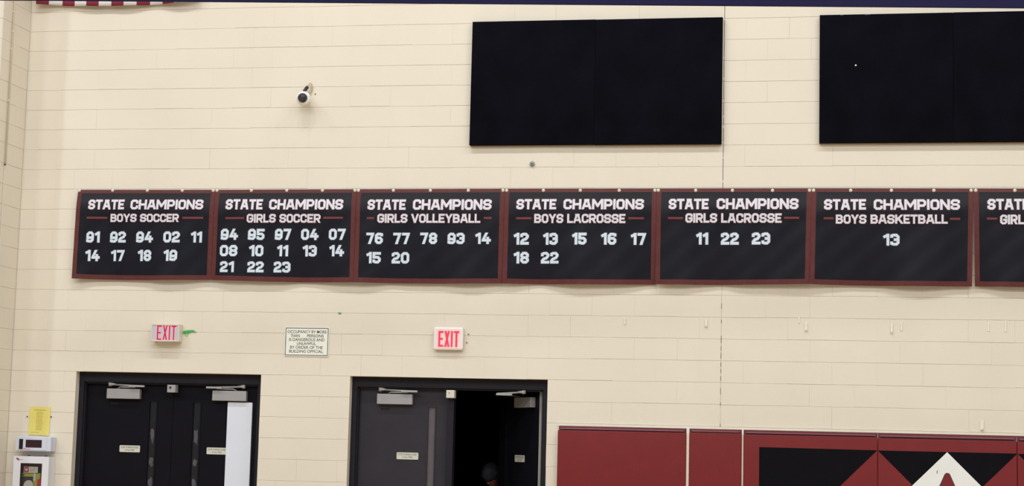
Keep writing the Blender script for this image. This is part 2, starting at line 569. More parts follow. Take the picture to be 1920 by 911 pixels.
# cream ledge above the crash pads
bm = bmesh.new()
add_prism(bm, [(-2.566, 1.806), (4.6, 1.806), (4.6, 1.826), (-2.566, 1.826)], -.014, -.0005)
struct(bm_obj('trim_1', fixn(bm), 'trim'))
for nm, a, b in (('added_strip_3', -1.3600, -1.3330), ('added_strip_4', -.8510, -.8340)):  # cream strips added between pads to brighten the shaded gaps
    struct(bm_obj(nm, box(a, b, -.040, -.0005, .12, 1.805, .002), 'trim'))
# caulk bead in the corner joint of the pier
bm = bmesh.new()
add_box(bm, XC+.0005, XC+.004, -.402, -.388, .02, 4.22)
struct(bm_obj('trim_2', bm, 'trim'))

# ------------------------------------------------------------------- doors
def door_frame(D, name, mull=None):
    root = struct(empty(name, ((D[0]+D[1])/2, .09, 0)))
    bm = bmesh.new()
    x0, x1, zt = D
    for a, b in ((x0, x0+.052), (x1-.052, x1)): add_box(bm, a, b, .085, .24, 0, zt, .002)
    add_box(bm, x0+.05, x1-.05, .085, .24, zt-.098, zt, .002)
    # stops standing in from the jambs
    add_box(bm, x0+.05, x0+.066, .11, .148, 0, zt-.098)
    add_box(bm, x1-.066, x1-.05, .11, .148, 0, zt-.098)
    add_box(bm, x0+.06, x1-.06, .11, .148, zt-.114, zt-.097)
    bm_obj('door_frame', bm, 'frame', root)
    if mull:
        bm_obj('mullion', box(mull[0], mull[1], .10, .20, 0, zt-.112, .003), 'frame', root)
    return root

def door_leaf(root, mp, Wd, zt, s_vis, vis_mat, plate_s, body_s, arm=None, tat=False, seed=1, paint='door'):
    """mp(s, d, z): s from the hinge, d out of the face towards the gym"""
    F = lambda p: mp(p.x, -p.y, p.z)          # helper space: x=s, y=-d
    def mapped(b):
        m2 = bmesh.new()
        merge(m2, b, None, F)
        return fixn(m2)
    sv0, sv1 = s_vis
    zb, zv0, zv1 = .01, .55, 1.957
    bm = bmesh.new()
    for a, b, c, d in ((0, sv0, zb, zt), (sv1, Wd, zb, zt), (sv0, sv1, zb, zv0), (sv0, sv1, zv1, zt)):
        add_box(bm, a, b, 0, .044, c, d)
    leaf = bm_obj('door_leaf', mapped(bm), paint, root)
    # glazing bead and pane of the slot window
    bm = bmesh.new()
    w = .012
    for a, b, c, d in ((sv0-w, sv0, zv0-w, zv1+w), (sv1, sv1+w, zv0-w, zv1+w), (sv0, sv1, zv0-w, zv0), (sv0, sv1, zv1, zv1+w)):
        add_box(bm, a, b, -.005, .0, c, d, .001)
    bm_obj('glazing_bead', mapped(bm), paint, leaf)
    bm_obj('vision_pane', mapped(box(sv0, sv1, .012, .018, zv0, zv1)), vis_mat, leaf)
    if tat:
        r = random.Random(seed)
        bm = bmesh.new()
        for zc, hh in ((1.62, .10), (1.36, .06), (1.16, .07)):
            pts = []
            for i in range(9):
                a = 2*PI*i/9
                q = r.uniform(.5, 1.0)
                pts.append(((sv0+sv1)/2+math.cos(a)*(sv1-sv0)*.42*q, zc+math.sin(a)*hh*q))
            add_prism(bm, pts, .0095, .0118)
        bm_obj('torn_film', mapped(fixn(bm)), 'tatter', leaf)
    # notice plate with two lines of print
    p0, p1 = plate_s[:2]
    flip = plate_s[2]
    pl = bm_obj('notice_plate', mapped(prism(rrect(p0, p1, 1.452, 1.518, .008), -.003, -.0002)), 'plate', leaf)
    pl['label'] = 'white plate of two printed lines'
    c, h = (p0+p1)/2, (p1-p0)/2
    def tf(p):                                # lettering reads left to right in the gym
        return mp(c+(p.x*(-1 if flip else 1)), .0036, p.z)
    b = text_bm('DOOR TO REMAIN CLOSED', -h*.86, h*.86, 1.491, 1.507, 0, f=tf)
    b2 = text_bm('AT ALL TIMES', -h*.45, h*.45, 1.464, 1.481, 0, f=tf)
    merge(b, b2, 0)
    bm_obj('notice_print', b, 'ink', leaf)
    # closer body and arm
    q0 = body_s[0]+.03
    bm_obj('maker_plate', mapped(box(q0, q0+.085, -.002, -.0002, 1.925, 1.937)), 'black_gloss', leaf)
    s0, s1 = body_s
    b = box(s0, s1, -.055, -.0005, 1.976, 2.076, .006)
    bm_obj('door_closer', mapped(b), 'closer', leaf)
    bm = bmesh.new()
    if arm is None:
        k = s0+.02                            # knuckle near the hinge, arm towards the lock edge
        e = s1+.055
        P = lambda s, d, z: Vector((s, -d, z))
        add_tube(bm, [P(k, .045, 2.117), P(e, .07, 2.103)], .0085, 8)
        add_box(bm, e-.16, e, -.085, -.055, 2.094, 2.112, .002)
        add_lathe(bm, [(0, .017), (.036, .017)], P(k+.01, .045, 2.100), (0, 0, 1), 12)
        add_tube(bm, [P(k, .045, 2.119), P(k+.07, .045, 2.118)], [.018, .010], 8)
        add_lathe(bm, [(0, .007), (.02, .007)], P(k+.03, .045, 2.120), (0, 0, 1), 8)
        add_tube(bm, [P(s0+.105, .03, 2.078), P(s0+.135, .045, 2.092), P(e-.10, .06, 2.093)], .006, 8)
        bm_obj('closer_arm', mapped(bm), 'arm', leaf)
    return leaf

# left pair, both leaves shut
zt = 2.128
d1 = door_frame(D1, 'door_1')
XM1 = -6.452
a, b = D1[0]+.057, D1[1]-.057
left = lambda x0, y0: (lambda s, d, z: Vector((x0+s, y0-d, z)))
right = lambda x0, y0: (lambda s, d, z: Vector((x0-s, y0-d, z)))
door_leaf(d1, left(a, .15), XM1-.002-a, zt, (.672, .744), 'glass_dark', (.376, .590, False), (.232, .580), tat=True, seed=3)
door_leaf(d1, right(b, .15), b-XM1-.002, zt, (.604, .678), 'glass_dark', (.310, .520, True), (.120, .470), tat=True, seed=8)
def strike_box(root, x0, x1, mat_, mark):
    o = bm_obj('strike_box', box(x0, x1, .03, .112, 2.046, 2.121, .004), mat_, root)
    bm = lathe([(0, .012 if mark == 'dkgrey' else .006), (.004, .012 if mark == 'dkgrey' else .005)], ((x0+x1)/2-.01, .0305, 2.094), (0, -1, 0), 12)
    bm_obj('lock_cylinder', bm, mark, o)
strike_box(d1, -6.478, -6.392, 'closer', 'dkgrey')

# right pair: left leaf shut, right leaf pushed open into the corridor
d2 = door_frame(D2, 'door_2', (-3.665, -3.600))
a, b = D2[0]+.057, D2[1]-.057
door_leaf(d2, left(a, .15), -3.655-a, zt, (.694, .760), 'glass_grey', (.392, .606, False), (.190, .541), paint='door_lit')
HX, HY = -2.780, .172
ang = math.atan2(.735, -.530)
ux, uy = math.cos(ang), math.sin(ang)
nx, ny = -uy, ux                       # towards the gym
opn = lambda s, d, z: Vector((HX+ux*s+nx*d, HY+uy*s+ny*d, z))
lf = door_leaf(d2, opn, .895, zt, (.66, .73), 'glass_dark', (.300, .515, True), (.085, .455), arm='open')
lf2 = bmesh.new()
add_box(lf2, -.003, .0, 0, .044, .012, zt-.002)
m2 = bmesh.new(); merge(m2, lf2, None, lambda p: opn(p.x, -p.y, p.z))
e = bm_obj('leaf_edge', fixn(m2), 'door_edge', lf)
e['label'] = 'pale unpainted hinge edge'
bm = bmesh.new()                       # arm of the open leaf
add_tube(bm, [(-3.180, .075, 2.097), (-2.930, .10, 2.115)], .009, 8)
add_box(bm, -3.185, -3.03, .06, .095, 2.082, 2.098, .002)
add_tube(bm, [(-2.985, .095, 2.115), (-2.905, .10, 2.120)], [.010, .019], 8)
add_lathe(bm, [(0, .017), (.036, .017)], (-2.925, .10, 2.098), (0, 0, 1), 12)
add_tube(bm, [(-3.17, .085, 2.088), opn(.34, .03, 2.085)], .006, 8)
bm_obj('closer_arm', bm, 'arm', lf)
strike_box(d2, -3.664, -3.584, 'plate', 'red')

# ===================================================== tall white board on door
bm = prism(rrect(-5.880, -5.628, .42, 1.965, .012), .128, .148)
tag(bm_obj('white_board', bm, 'board'), 'tall narrow white board on the right leaf of the shut black doors', 'board')

# ================================================================= acoustic panels
def acoustic(x0, x1, label, z0=4.477, z1=5.693):
    t = tag(empty('acoustic_panel', ((x0+x1)/2, 0, z0)), label, 'panel', 'black acoustic panels')
    b = box(x0, x1, -.052, -.010, z0, z1, .0018, 2)
    bm_obj('felt_face', b, 'pad_black', t, True)
    f = bm_obj('backing_board', box(x0+.004, x1-.004, -.012, -.0012, z0-.008, z1+.004), 'pad_edge', t)
    f['label'] = 'pale wooden backing edge'
acoustic(-3.488, -2.2785, 'black felt panel nearest the dome camera, left half of its pair', 4.478, 5.693)
acoustic(-2.2765, -1.067, 'black felt panel left of the dark wall joint, right half of its pair', 4.476, 5.691)
acoustic(-.161, 1.055, 'black felt panel with a white speck, right of the dark wall joint', 4.477, 5.692)
acoustic(1.057, 2.272, 'black felt panel cut off by the right edge of the photo', 4.477, 5.693)
bm = lathe([(0, .006), (.006, .009), (.010, .004)], (.172, -.0515, 5.205), (0, -1, 0), 10)
tag(bm_obj('push_pin', bm, 'sign_white'), 'tiny white pin stuck in the black felt panel', 'pin')
for (x, w), lab in (((.030, .03), 'torn paper scrap at the left end of the top edge of a black panel'),
                    ((.255, .05), 'longer torn paper scrap along the top edge of a black panel')):
    bm = prism([(x, 5.690), (x+w, 5.691), (x+w*.8, 5.683), (x+w*.4, 5.6865), (x+w*.1, 5.680)], -.0535, -.0500)
    tag(bm_obj('torn_paper', bm, 'tatter'), lab, 'paper')

# ================================================================= beam
A = Vector((-5.904, -5.0, 4.691))
B = Vector((1.267, -4.1656, 4.691))
d = (B-A).normalized()
n = Vector((-d.y, d.x, 0))
t = tag(empty('hanging_beam', (A+B)/2), 'long navy blue beam hanging in front of the wall, along the top of the photo', 'beam')
P0, P1 = A-d*3.2, B+d*3.0
bm = bmesh.new()
prof = [(0, 0), (0, .10), (.006, .106), (-.024, .106), (-.018, .10), (-.018, .003), (-.015, 0)]
v0 = [bm.verts.new(P0+n*a_+Vector((0, 0, z_))) for a_, z_ in prof]
v1 = [bm.verts.new(P1+n*a_+Vector((0, 0, z_))) for a_, z_ in prof]
for i in range(len(prof)):
    j = (i+1) % len(prof)
    bm.faces.new((v0[i], v0[j], v1[j], v1[i]))
bm.faces.new(v0); bm.faces.new(v1[::-1])
bm_obj('beam_body', fixn(bm), 'navy', t)
for k in (.06, .36, .66, .95):
    p = P0.lerp(P1, k)-n*.009
    bm = bmesh.new()
    add_tube(bm, [p+Vector((0, 0, .105)), Vector((p.x, p.y, 11.395))], .008, 8)
    bm_obj('hanger_rod', bm, 'rod', t)

# ================================================================= banners
BANNERS = [
 {'sport': 'BOYS SOCCER', 'c': [(-7.497, 4.056), (-6.049, 4.053), (-6.05, 3.155), (-7.494, 3.156)], 'words': [('STATE', -7.37, -6.982, 3.849, 3.956), ('CHAMPIONS', -6.922, -6.155, 3.849, 3.955), ('BOYS SOCCER', -7.128, -6.401, 3.723, 3.811)], 'rules': [(-7.375, -7.161, 3.768), (-6.368, -6.152, 3.768)], 'nums': [('91', -7.371, -7.225, 3.516, 3.633), ('92', -7.125, -6.948, 3.517, 3.634), ('94', -6.846, -6.663, 3.518, 3.634), ('02', -6.561, -6.38, 3.519, 3.635), ('11', -6.274, -6.154, 3.52, 3.635), ('14', -7.373, -7.217, 3.33, 3.448), ('17', -7.108, -6.955, 3.332, 3.449), ('18', -6.822, -6.674, 3.333, 3.451), ('19', -6.548, -6.399, 3.335, 3.452)], 'g': [(-7.485, 4.048), (-7.13, 4.048), (-6.763, 4.047), (-6.396, 4.046), (-6.073, 4.045)]},
 {'sport': 'GIRLS SOCCER', 'c': [(-6.046, 4.053), (-4.604, 4.056), (-4.592, 3.141), (-6.047, 3.154)], 'words': [('STATE', -5.93, -5.541, 3.848, 3.958), ('CHAMPIONS', -5.481, -4.723, 3.848, 3.957), ('GIRLS SOCCER', -5.704, -4.947, 3.718, 3.81)], 'rules': [(-5.924, -5.727, 3.766), (-4.923, -4.723, 3.77)], 'nums': [('94', -5.965, -5.781, 3.547, 3.663), ('95', -5.685, -5.51, 3.547, 3.663), ('97', -5.409, -5.238, 3.548, 3.664), ('04', -5.144, -4.963, 3.549, 3.664), ('07', -4.863, -4.686, 3.55, 3.665), ('08', -5.968, -5.779, 3.385, 3.502), ('10', -5.669, -5.515, 3.386, 3.503), ('11', -5.381, -5.262, 3.387, 3.503), ('13', -5.125, -4.976, 3.388, 3.504), ('14', -4.853, -4.696, 3.389, 3.505), ('21', -5.959, -5.808, 3.228, 3.341), ('22', -5.677, -5.504, 3.228, 3.341), ('23', -5.408, -5.235, 3.228, 3.341)], 'g': [(-6.034, 4.045), (-5.678, 4.045), (-5.314, 4.044), (-4.95, 4.043), (-4.621, 4.043)]},
 {'sport': 'GIRLS VOLLEYBALL', 'c': [(-4.602, 4.056), (-3.131, 4.058), (-3.132, 3.141), (-4.59, 3.14)], 'words': [('STATE', -4.484, -4.097, 3.845, 3.954), ('CHAMPIONS', -4.032, -3.25, 3.845, 3.955), ('GIRLS VOLLEYBALL', -4.38, -3.355, 3.718, 3.812)], 'rules': [(-4.483, -4.411, 3.767), (-3.325, -3.249, 3.769)], 'nums': [('76', -4.484, -4.313, 3.511, 3.627), ('77', -4.218, -4.047, 3.512, 3.628), ('78', -3.949, -3.775, 3.513, 3.629), ('93', -3.679, -3.505, 3.514, 3.629), ('14', -3.407, -3.248, 3.515, 3.63), ('15', -4.476, -4.328, 3.322, 3.439), ('20', -4.228, -4.047, 3.324, 3.44)], 'g': [(-4.586, 4.042), (-4.235, 4.042), (-3.866, 4.041), (-3.491, 4.04), (-3.151, 4.04)]},
 {'sport': 'BOYS LACROSSE', 'c': [(-3.129, 4.058), (-1.671, 4.057), (-1.671, 3.143), (-3.129, 3.14)], 'words': [('STATE', -3.015, -2.622, 3.849, 3.956), ('CHAMPIONS', -2.559, -1.785, 3.849, 3.956), ('BOYS LACROSSE', -2.838, -1.958, 3.718, 3.812)], 'rules': [(-3.012, -2.861, 3.767), (-1.934, -1.786, 3.768)], 'nums': [('12', -3.034, -2.88, 3.51, 3.63), ('13', -2.751, -2.601, 3.511, 3.631), ('15', -2.47, -2.324, 3.512, 3.632), ('16', -2.193, -2.041, 3.513, 3.632), ('17', -1.911, -1.759, 3.512, 3.631), ('18', -3.03, -2.876, 3.33, 3.448), ('22', -2.768, -2.59, 3.332, 3.449)], 'g': [(-3.115, 4.039), (-2.757, 4.039), (-2.401, 4.038), (-2.028, 4.037), (-1.689, 4.037)]},
 {'sport': 'GIRLS LACROSSE', 'c': [(-1.669, 4.057), (-0.229, 4.056), (-0.244, 3.157), (-1.669, 3.143)], 'words': [('STATE', -1.557, -1.176, 3.85, 3.958), ('CHAMPIONS', -1.108, -0.344, 3.851, 3.96), ('GIRLS LACROSSE', -1.398, -0.498, 3.723, 3.818)], 'rules': [(-1.559, -1.418, 3.77), (-0.48, -0.34, 3.773)], 'nums': [('11', -1.296, -1.176, 3.517, 3.636), ('22', -1.065, -0.892, 3.517, 3.637), ('23', -0.778, -0.602, 3.519, 3.638)], 'g': [(-1.656, 4.037), (-1.304, 4.036), (-0.96, 4.035), (-0.588, 4.034), (-0.247, 4.034)]},
 {'sport': 'BOYS BASKETBALL', 'c': [(-0.227, 4.056), (1.232, 4.051), (1.214, 3.146), (-0.242, 3.156)], 'words': [('STATE', -0.117, 0.271, 3.845, 3.952), ('CHAMPIONS', 0.334, 1.113, 3.844, 3.95), ('BOYS BASKETBALL', -0.009, 1.004, 3.716, 3.807)], 'rules': [(-0.116, -0.027, 3.769), (1.02, 1.112, 3.765)], 'nums': [('13', 0.419, 0.573, 3.514, 3.629)], 'g': [(-0.21, 4.034), (0.129, 4.033), (0.498, 4.032), (0.88, 4.031), (1.212, 4.031)]},
 {'sport': 'GIRLS BASKETBALL', 'c': [(1.235, 4.051), (2.658, 4.045), (2.671, 3.143), (1.24, 3.148)], 'words': [('STATE', 1.35, 1.729, 3.846, 3.954), ('CHAMPIONS', 1.79, 2.55, 3.841, 3.951), ('GIRLS BASKETBALL', 1.461, 2.441, 3.712, 3.807)], 'rules': [(1.347, 1.439, 3.768), (2.456, 2.548, 3.761)], 'nums': [], 'g': [(1.253, 4.031), (1.599, 4.03), (1.95, 4.029), (2.308, 4.029), (2.639, 4.028)]},
]
for bi, bn in enumerate(BANNERS):
    (tl, tr_, br, blc) = bn['c']
    rb = random.Random(40+bi)
    ph = [rb.uniform(0, 6.28) for _ in range(8)]
    am = [rb.uniform(.6, 1.3) for _ in range(8)]
    gu = [(g[0]-tl[0])/(tr_[0]-tl[0]) for g in bn['g']]
    last = bi == len(BANNERS)-1

    def uv(x, z):
        v = (tl[1]-z)/(tl[1]-blc[1])
        for _ in range(2):
            vv = min(max(v, 0), 1)
            xl = tl[0]+(blc[0]-tl[0])*vv
            xr = tr_[0]+(br[0]-tr_[0])*vv
            u = (x-xl)/(xr-xl)
            zt_, zb_ = tl[1]+(tr_[1]-tl[1])*u, blc[1]+(br[1]-blc[1])*u
            v = (zt_-z)/(zt_-zb_)
        return u, v

    def xz(u, v):
        zt_, zb_ = tl[1]+(tr_[1]-tl[1])*u, blc[1]+(br[1]-blc[1])*u
        zb_ -= .007*math.sin(PI*u)*am[0]
        return (tl[0]+(tr_[0]-tl[0])*u)*(1-v)+(blc[0]+(br[0]-blc[0])*u)*v, zt_+(zb_-zt_)*v

    def surf(u, v):
        v_ = min(max(v, 0), 1)
        y = .012+.040*(1-math.exp(-v_/.14))-.006*v_
        # belly that swells below the screwed top hem
        y += .009*am[1]*math.exp(-((v_-.22)/.12)**2)*(.35+.65*math.sin(PI*min(max(u, 0), 1))**.6)
        # scallops hanging between the screws
        for g0, g1 in zip(gu, gu[1:]):
            if g0 <= u <= g1:
                y += .008*math.sin(PI*(u-g0)/(g1-g0))**2*math.exp(-(v_/.20))*min(1, v_*14)
        # vertical packing folds and slow waves of the lower half
        for k, fu in enumerate((.25, .5, .75)):
            dd = abs(u-fu-.01*math.sin(ph[k]))
            y += (1 if k % 2 else -1)*.0055*am[k+2]*math.exp(-dd/.05)*min(1, max(0, (v_-.25)*2.2))
        y += .018*am[5]*math.sin(u*8.2+ph[3])*v_**2.2 + .006*am[6]*math.sin(u*17+ph[4]+v_*2.5)*v_
        y += .0022*math.sin(u*31+ph[5]+v_*9)*math.sin(v_*13+ph[6])*min(1, v_*4)
        return -max(y, .008)

    yf = lambda x, z: surf(*uv(x, z))

    def grid(bm, u0_, u1_, w0, w1, nu, nv, off, mi=0):
        vs = []
        for j in range(nv+1):
            row = []
            for i in range(nu+1):
                u, v = u0_+(u1_-u0_)*i/nu, w0+(w1-w0)*j/nv
                x, z = xz(u, v)
                row.append(bm.verts.new((x, surf(u, v)-off, z)))
            vs.append(row)
        for j in range(nv):
            for i in range(nu):
                q = bm.faces.new((vs[j+1][i], vs[j+1][i+1], vs[j][i+1], vs[j][i]))
                q.smooth = True
                q.material_index = mi

    sp_l = bn['sport'].lower()
    yrs = len(bn['nums'])
    lab = {0: 'black %s banner with nine years', 1: 'black %s banner with thirteen years in three rows',
           2: 'black %s banner with seven years', 3: 'black %s banner with seven years, its first 12',
           4: 'black %s banner with three years', 5: 'black %s banner with a lone 13',
           6: 'black banner cut off by the right edge beside the %s one'}[bi]
    lab = lab % (sp_l if bi < 6 else 'boys basketball')
    root = tag(empty('championship_banner', ((tl[0]+tr_[0])/2, 0, tl[1])), lab + ', maroon hem', 'banner', 'championship banners')
    bm = bmesh.new()
    grid(bm, 0, 1, 0, 1, 90, 54, 0)
    o = bm_obj('panel', bm, 'banner', root)
    md = o.modifiers.new('thickness', 'SOLIDIFY'); md.thickness = .0018; md.offset = -1
    bm = bmesh.new()
    hw, ht, hb = .030, .040, .052
    grid(bm, 0, 1, 0, ht, 90, 3, .0010)
    grid(bm, 0, 1, 1-hb, 1, 90, 3, .0010)
    grid(bm, 0, hw, ht, 1-hb, 3, 50, .0010)
    grid(bm, 1-hw, 1, ht, 1-hb, 3, 50, .0010)
    o = bm_obj('hem', bm, 'hem', root)
    o['label'] = 'maroon stitched hem'
    # title and sport in white block letters edged in maroon
    words = [('title_word', w, .225) for w in bn['words'][:2]]
    s, x0, x1, z0, z1 = bn['words'][2]
    words += [('sport_word', (w, a_, b_, z0, z1), .215) for w, a_, b_ in word_boxes(s, x0, x1, .055)]
    for nm, (s, x0, x1, z0, z1), wt in words:
        bm = bmesh.new()
        e_ = .0035
        x0 += e_; x1 -= e_; z0 += e_; z1 -= e_
        polys_bm(bm, lettering(s, x0, x1, z0, z1, wt, .055, .0042), yf, .0016, 0)
        polys_bm(bm, lettering(s, x0, x1, z0, z1, wt, .055, .0), yf, .0028, 1)
        bm_obj(nm, bm, ['outline', 'white_ink'], root)
    for x0, x1, zc in bn['rules']:
        bm = bmesh.new()
        polys_bm(bm, [[(x0, zc-.0095), (x1, zc-.0095), (x1, zc+.0095), (x0, zc+.0095)]], yf, .0016, 0)
        bm_obj('rule_line', bm, 'hemline', root)
    for s, x0, x1, z0, z1 in bn['nums']:
        bm = bmesh.new()
        x0 += .003; x1 -= .003; z0 += .003; z1 -= .003
        polys_bm(bm, lettering(s, x0, x1, z0, z1, .235, .07, .008), yf, .0016, 0)
        polys_bm(bm, lettering(s, x0, x1, z0, z1, .235, .07, 0), yf, .0028, 1)
        bm_obj('year_number', bm, ['num_edge', 'num_ink'], root)
    for gx, gz in bn['g']:
        y = yf(gx, gz)
        bm = lathe([(0, .0165), (.005, .0165), (.009, .012), (.0105, .004)], (gx, y-.0008, gz), (0, -1, 0), 14)
        bm_obj('screw_head', bm, 'screw', root)

# ================================================================= wall pads
PADS = [(-2.563, -1.361, 1.765, 'plain maroon crash pad beside the open black doors'),
        (-1.332, -.852, 1.770, 'narrow plain maroon crash pad between two wider pads'),
        (-.833, .3745, 1.764, 'maroon crash pad with a broad black shape and a maroon corner'),
        (.3775, 1.5955, 1.757, 'maroon crash pad with a white diamond and a letter A'),
        (1.5985, 2.815, 1.750, 'maroon crash pad cut off by the right edge of the photo')]
for i, (x0, x1, zt_, lab) in enumerate(PADS):
    t = tag(empty('crash_pad', ((x0+x1)/2, 0, .12)), lab, 'wall pad', 'maroon crash pads along the wall')
    b = box(x0, x1, -.056, -.012, .12, zt_, .007, 3)
    bm_obj('padding', b, 'pad_red', t, True)
    bm = bmesh.new()
    add_box(bm, x0+.003, x1-.003, -.012, -.0012, .12, 1.803, .002)
    f = 1.803-(1.803-zt_)*.42
    pts = [(-.0115, f+.008), (-.030, f-.002), (-.034, f-.010), (-.0115, f-.012)]
    a = [bm.verts.new((x0+.02, y, z)) for y, z in pts]
    c = [bm.verts.new((x1-.02, y, z)) for y, z in pts]
    for k in range(4): bm.faces.new((a[k], a[(k+1) % 4], c[(k+1) % 4], c[k]))
    bm.faces.new(a); bm.faces.new(c[::-1])
    o = bm_obj('nailing_flange', fixn(bm), 'pad_flange', t)
    def decal(name, polys, m, off=0.0):
        bm = bmesh.new()
        for p in polys: add_prism(bm, p, -.0572-off, -.0558-off)
        o = bm_obj(name, fixn(bm), m, t)
        return o
    zc = 1.046
    if i == 2:
        o = decal('black_decal', [[(-.690, 1.651), (.371, 1.647), (-.23, zc), (.371, .445), (-.690, .445)]], 'decal_black')
        o['label'] = 'black painted shape with a notch'
    if i == 3:
        decal('black_decal', [[(.381, 1.646), (1.592, 1.648), (1.592, .445), (.381, .445)]], 'decal_black')
        q = 1.346
        for p in ([(.380, 1.641), (.677, q), (.380, 1.05)], [(1.593, 1.641), (1.298, q), (1.593, 1.05)],
                  [(.380, .452), (.677, .746), (.380, 1.04)], [(1.593, .452), (1.298, .746), (1.593, 1.04)]):
            decal('maroon_decal', [p], 'decal_red', .0008)
        o = decal('white_diamond', [[(.9875, 1.646), (1.588, zc), (.9875, .446), (.387, zc)]], 'decal_white', .0016)
        o['label'] = 'white diamond'
        def letter_a(g):
            ax, az, sl, hh, th = .988, 1.453, .44, .82, .092
            r = .020+g
            zb = az-hh-g
            sec = math.sqrt(1+sl*sl)
            def edge(z): return r*sec + (az+g-z-r)*sl + .0
            top = [(ax+r*math.cos(math.radians(a_)), az+g-r+r*math.sin(math.radians(a_))) for a_ in range(24, 157, 22)]
            wi = (th+2*g)*sec
            out = []
            eb = edge(zb)
            za = az-r                     # shoulders
            zi = az+g-r-(wi-r*sec)/sl     # apex of the counter
            out.append(top + [(ax-edge(zi), zi), (ax, zi), (ax+edge(zi), zi)])
            out.append([(ax, zi), (ax-edge(zi), zi), (ax-eb, zb), (ax-eb+wi, zb)])
            out.append([(ax, zi), (ax+eb-wi, zb), (ax+eb, zb), (ax+edge(zi), zi)])
            z2, z3 = zb+.24+g, zb+.15-g
            out.append([(ax-edge(z2)+wi*.6, z2), (ax+edge(z2)-wi*.6, z2), (ax+edge(z3)-wi*.6, z3), (ax-edge(z3)+wi*.6, z3)])
            return out
        o = decal('letter_outline', letter_a(.008), 'ink', .0024)
        o = decal('letter', letter_a(0), 'decal_red', .0032)
        o['label'] = 'maroon letter A'
        bm = bmesh.new()
        add_prism(bm, [(.896, 1.452), (.903, 1.452), (.902, 1.474), (.908, 1.480), (.903, 1.482), (.896, 1.474)], -.0592, -.0586)
        bm_obj('scuff_mark', fixn(bm), 'tatter', t)
    if i == 4:
        for p in ([(1.602, 1.646), (2.2, 1.646), (1.9, 1.346)], [(2.21, 1.646), (2.81, 1.646), (2.51, 1.346)]):
            decal('black_decal', [p], 'decal_black')

# ================================================================= flag
FX0, FX1, FT = -8.037, -6.283, 9.27
HEM = [(-8.037, 5.962), (-7.909, 5.956), (-7.77, 5.949), (-7.64, 5.941), (-7.5, 5.935), (-7.36, 5.931), (-7.22, 5.929),
       (-7.08, 5.929), (-6.946, 5.932), (-6.818, 5.935), (-6.676, 5.941), (-6.549, 5.946), (-6.425, 5.960), (-6.283, 5.992)]
def hem(x):
    for (a, za), (b, zb) in zip(HEM, HEM[1:]):
        if x <= b: return za+(zb-za)*(x-a)/(b-a)
    return HEM[-1][1]
def fy(x, z):
    return -.055-.014*math.sin((x+8)*7.1+z*.4)-.010*math.sin((x+8)*13+1.2)-.03*max(0, (x+6.8)/.5)**2*math.exp(-(z-5.9)/.5)
t = tag(empty('flag', ((FX0+FX1)/2, 0, FT)), 'red and white striped flag hung upright, only its hem below the navy beam', 'flag')
bm = bmesh.new()
nu, nv = 13*6, 70
vs = []
for j in range(nv+1):
    row = []
    for i in range(nu+1):
        x = FX0+(FX1-FX0)*i/nu
        z = FT+(hem(x)-FT)*j/nv
        row.append(bm.verts.new((x, fy(x, z), z)))
    vs.append(row)
for j in range(nv):
    for i in range(nu):
        q = bm.faces.new((vs[j+1][i], vs[j+1][i+1], vs[j][i+1], vs[j][i]))
        q.smooth = True
        s = i//6
        q.material_index = 2 if (s < 7 and j < nv*.4) else (0 if s % 2 == 0 else 1)
o = bm_obj('flag_cloth', bm, ['flag_red', 'flag_white', 'flag_blue'], t)
md = o.modifiers.new('thickness', 'SOLIDIFY'); md.thickness = .002; md.offset = 0
bm = bmesh.new()
add_box(bm, FX0-.01, FX1+.01, -.085, -.028, FT-.012, FT+.014, .004)
bm_obj('header_batten', bm, 'flag_white', t)
for x in (FX0+.1, FX1-.1): bm_obj('wall_bracket', box(x-.015, x+.015, -.03, -.0005, FT-.006, FT+.008), 'rod', t)

# ================================================================= dome camera
tip = Vector((-5.134, -.175, 4.931))
ax = Vector((.17, -.96, -.16)).normalized()
bs = tip-ax*.165
t = tag(empty('security_camera', bs), 'white round security camera with a smoked dome, high on the wall', 'camera')
bm_obj('housing', lathe([(0, .030), (.02, .046), (.06, .058), (.105, .069), (.14, .0705), (.155, .067), (.163, .058), (.165, .049)], bs, ax, 32), 'cam_white', t)
bm = bmesh.new()
dc = tip-ax*.008-Vector((.006, 0, -.005))
add_lathe(bm, [(-.002, .0505), (.006, .050)], dc, ax, 28)
add_lathe(bm, [(.045*math.sin(a*PI/20), .048*math.cos(a*PI/20)) for a in range(0, 11)], dc+ax*.004, ax, 28)
dome = bm_obj('dome', fixn(bm), 'cam_dark', t)
bm_obj('lens', lathe([(0, .017), (.010, .017), (.012, .012), (.008, .010)], dc+ax*.040+Vector((-.006, 0, -.014)), ax+Vector((-.1, 0, -.25)), 16), 'lens', dome)
sd = ax.cross(Vector((0, 0, 1))).normalized(); su = sd.cross(ax)
for a_ in (35, 160, 275):
    q = tip-ax*.006+(sd*math.cos(math.radians(a_))+su*math.sin(math.radians(a_)))*.058
    bm_obj('housing_screw', lathe([(0, .0042), (.004, .0036)], q, ax, 8), 'grey_cap', t)
bm = bmesh.new()
add_tube(bm, [(-5.168, -.075, 5.0), (-5.160, -.05, 5.035), (-5.135, -.04, 5.074)], [.015, .0165, .0165], 12)
bm_obj('cable_coupler', bm, 'black_plastic', t)
bm = bmesh.new()
pts = [(-5.135, -.04, 5.072), (-5.127, -.036, 5.090), (-5.122, -.03, 5.104), (-5.112, -.022, 5.111), (-5.101, -.018, 5.101), (-5.098, -.014, 5.075),
       (-5.100, -.010, 5.05), (-5.108, -.012, 5.028), (-5.128, -.03, 5.005)]
add_tube(bm, pts, .006, 8)
bm_obj('cable', bm, 'cable', t)
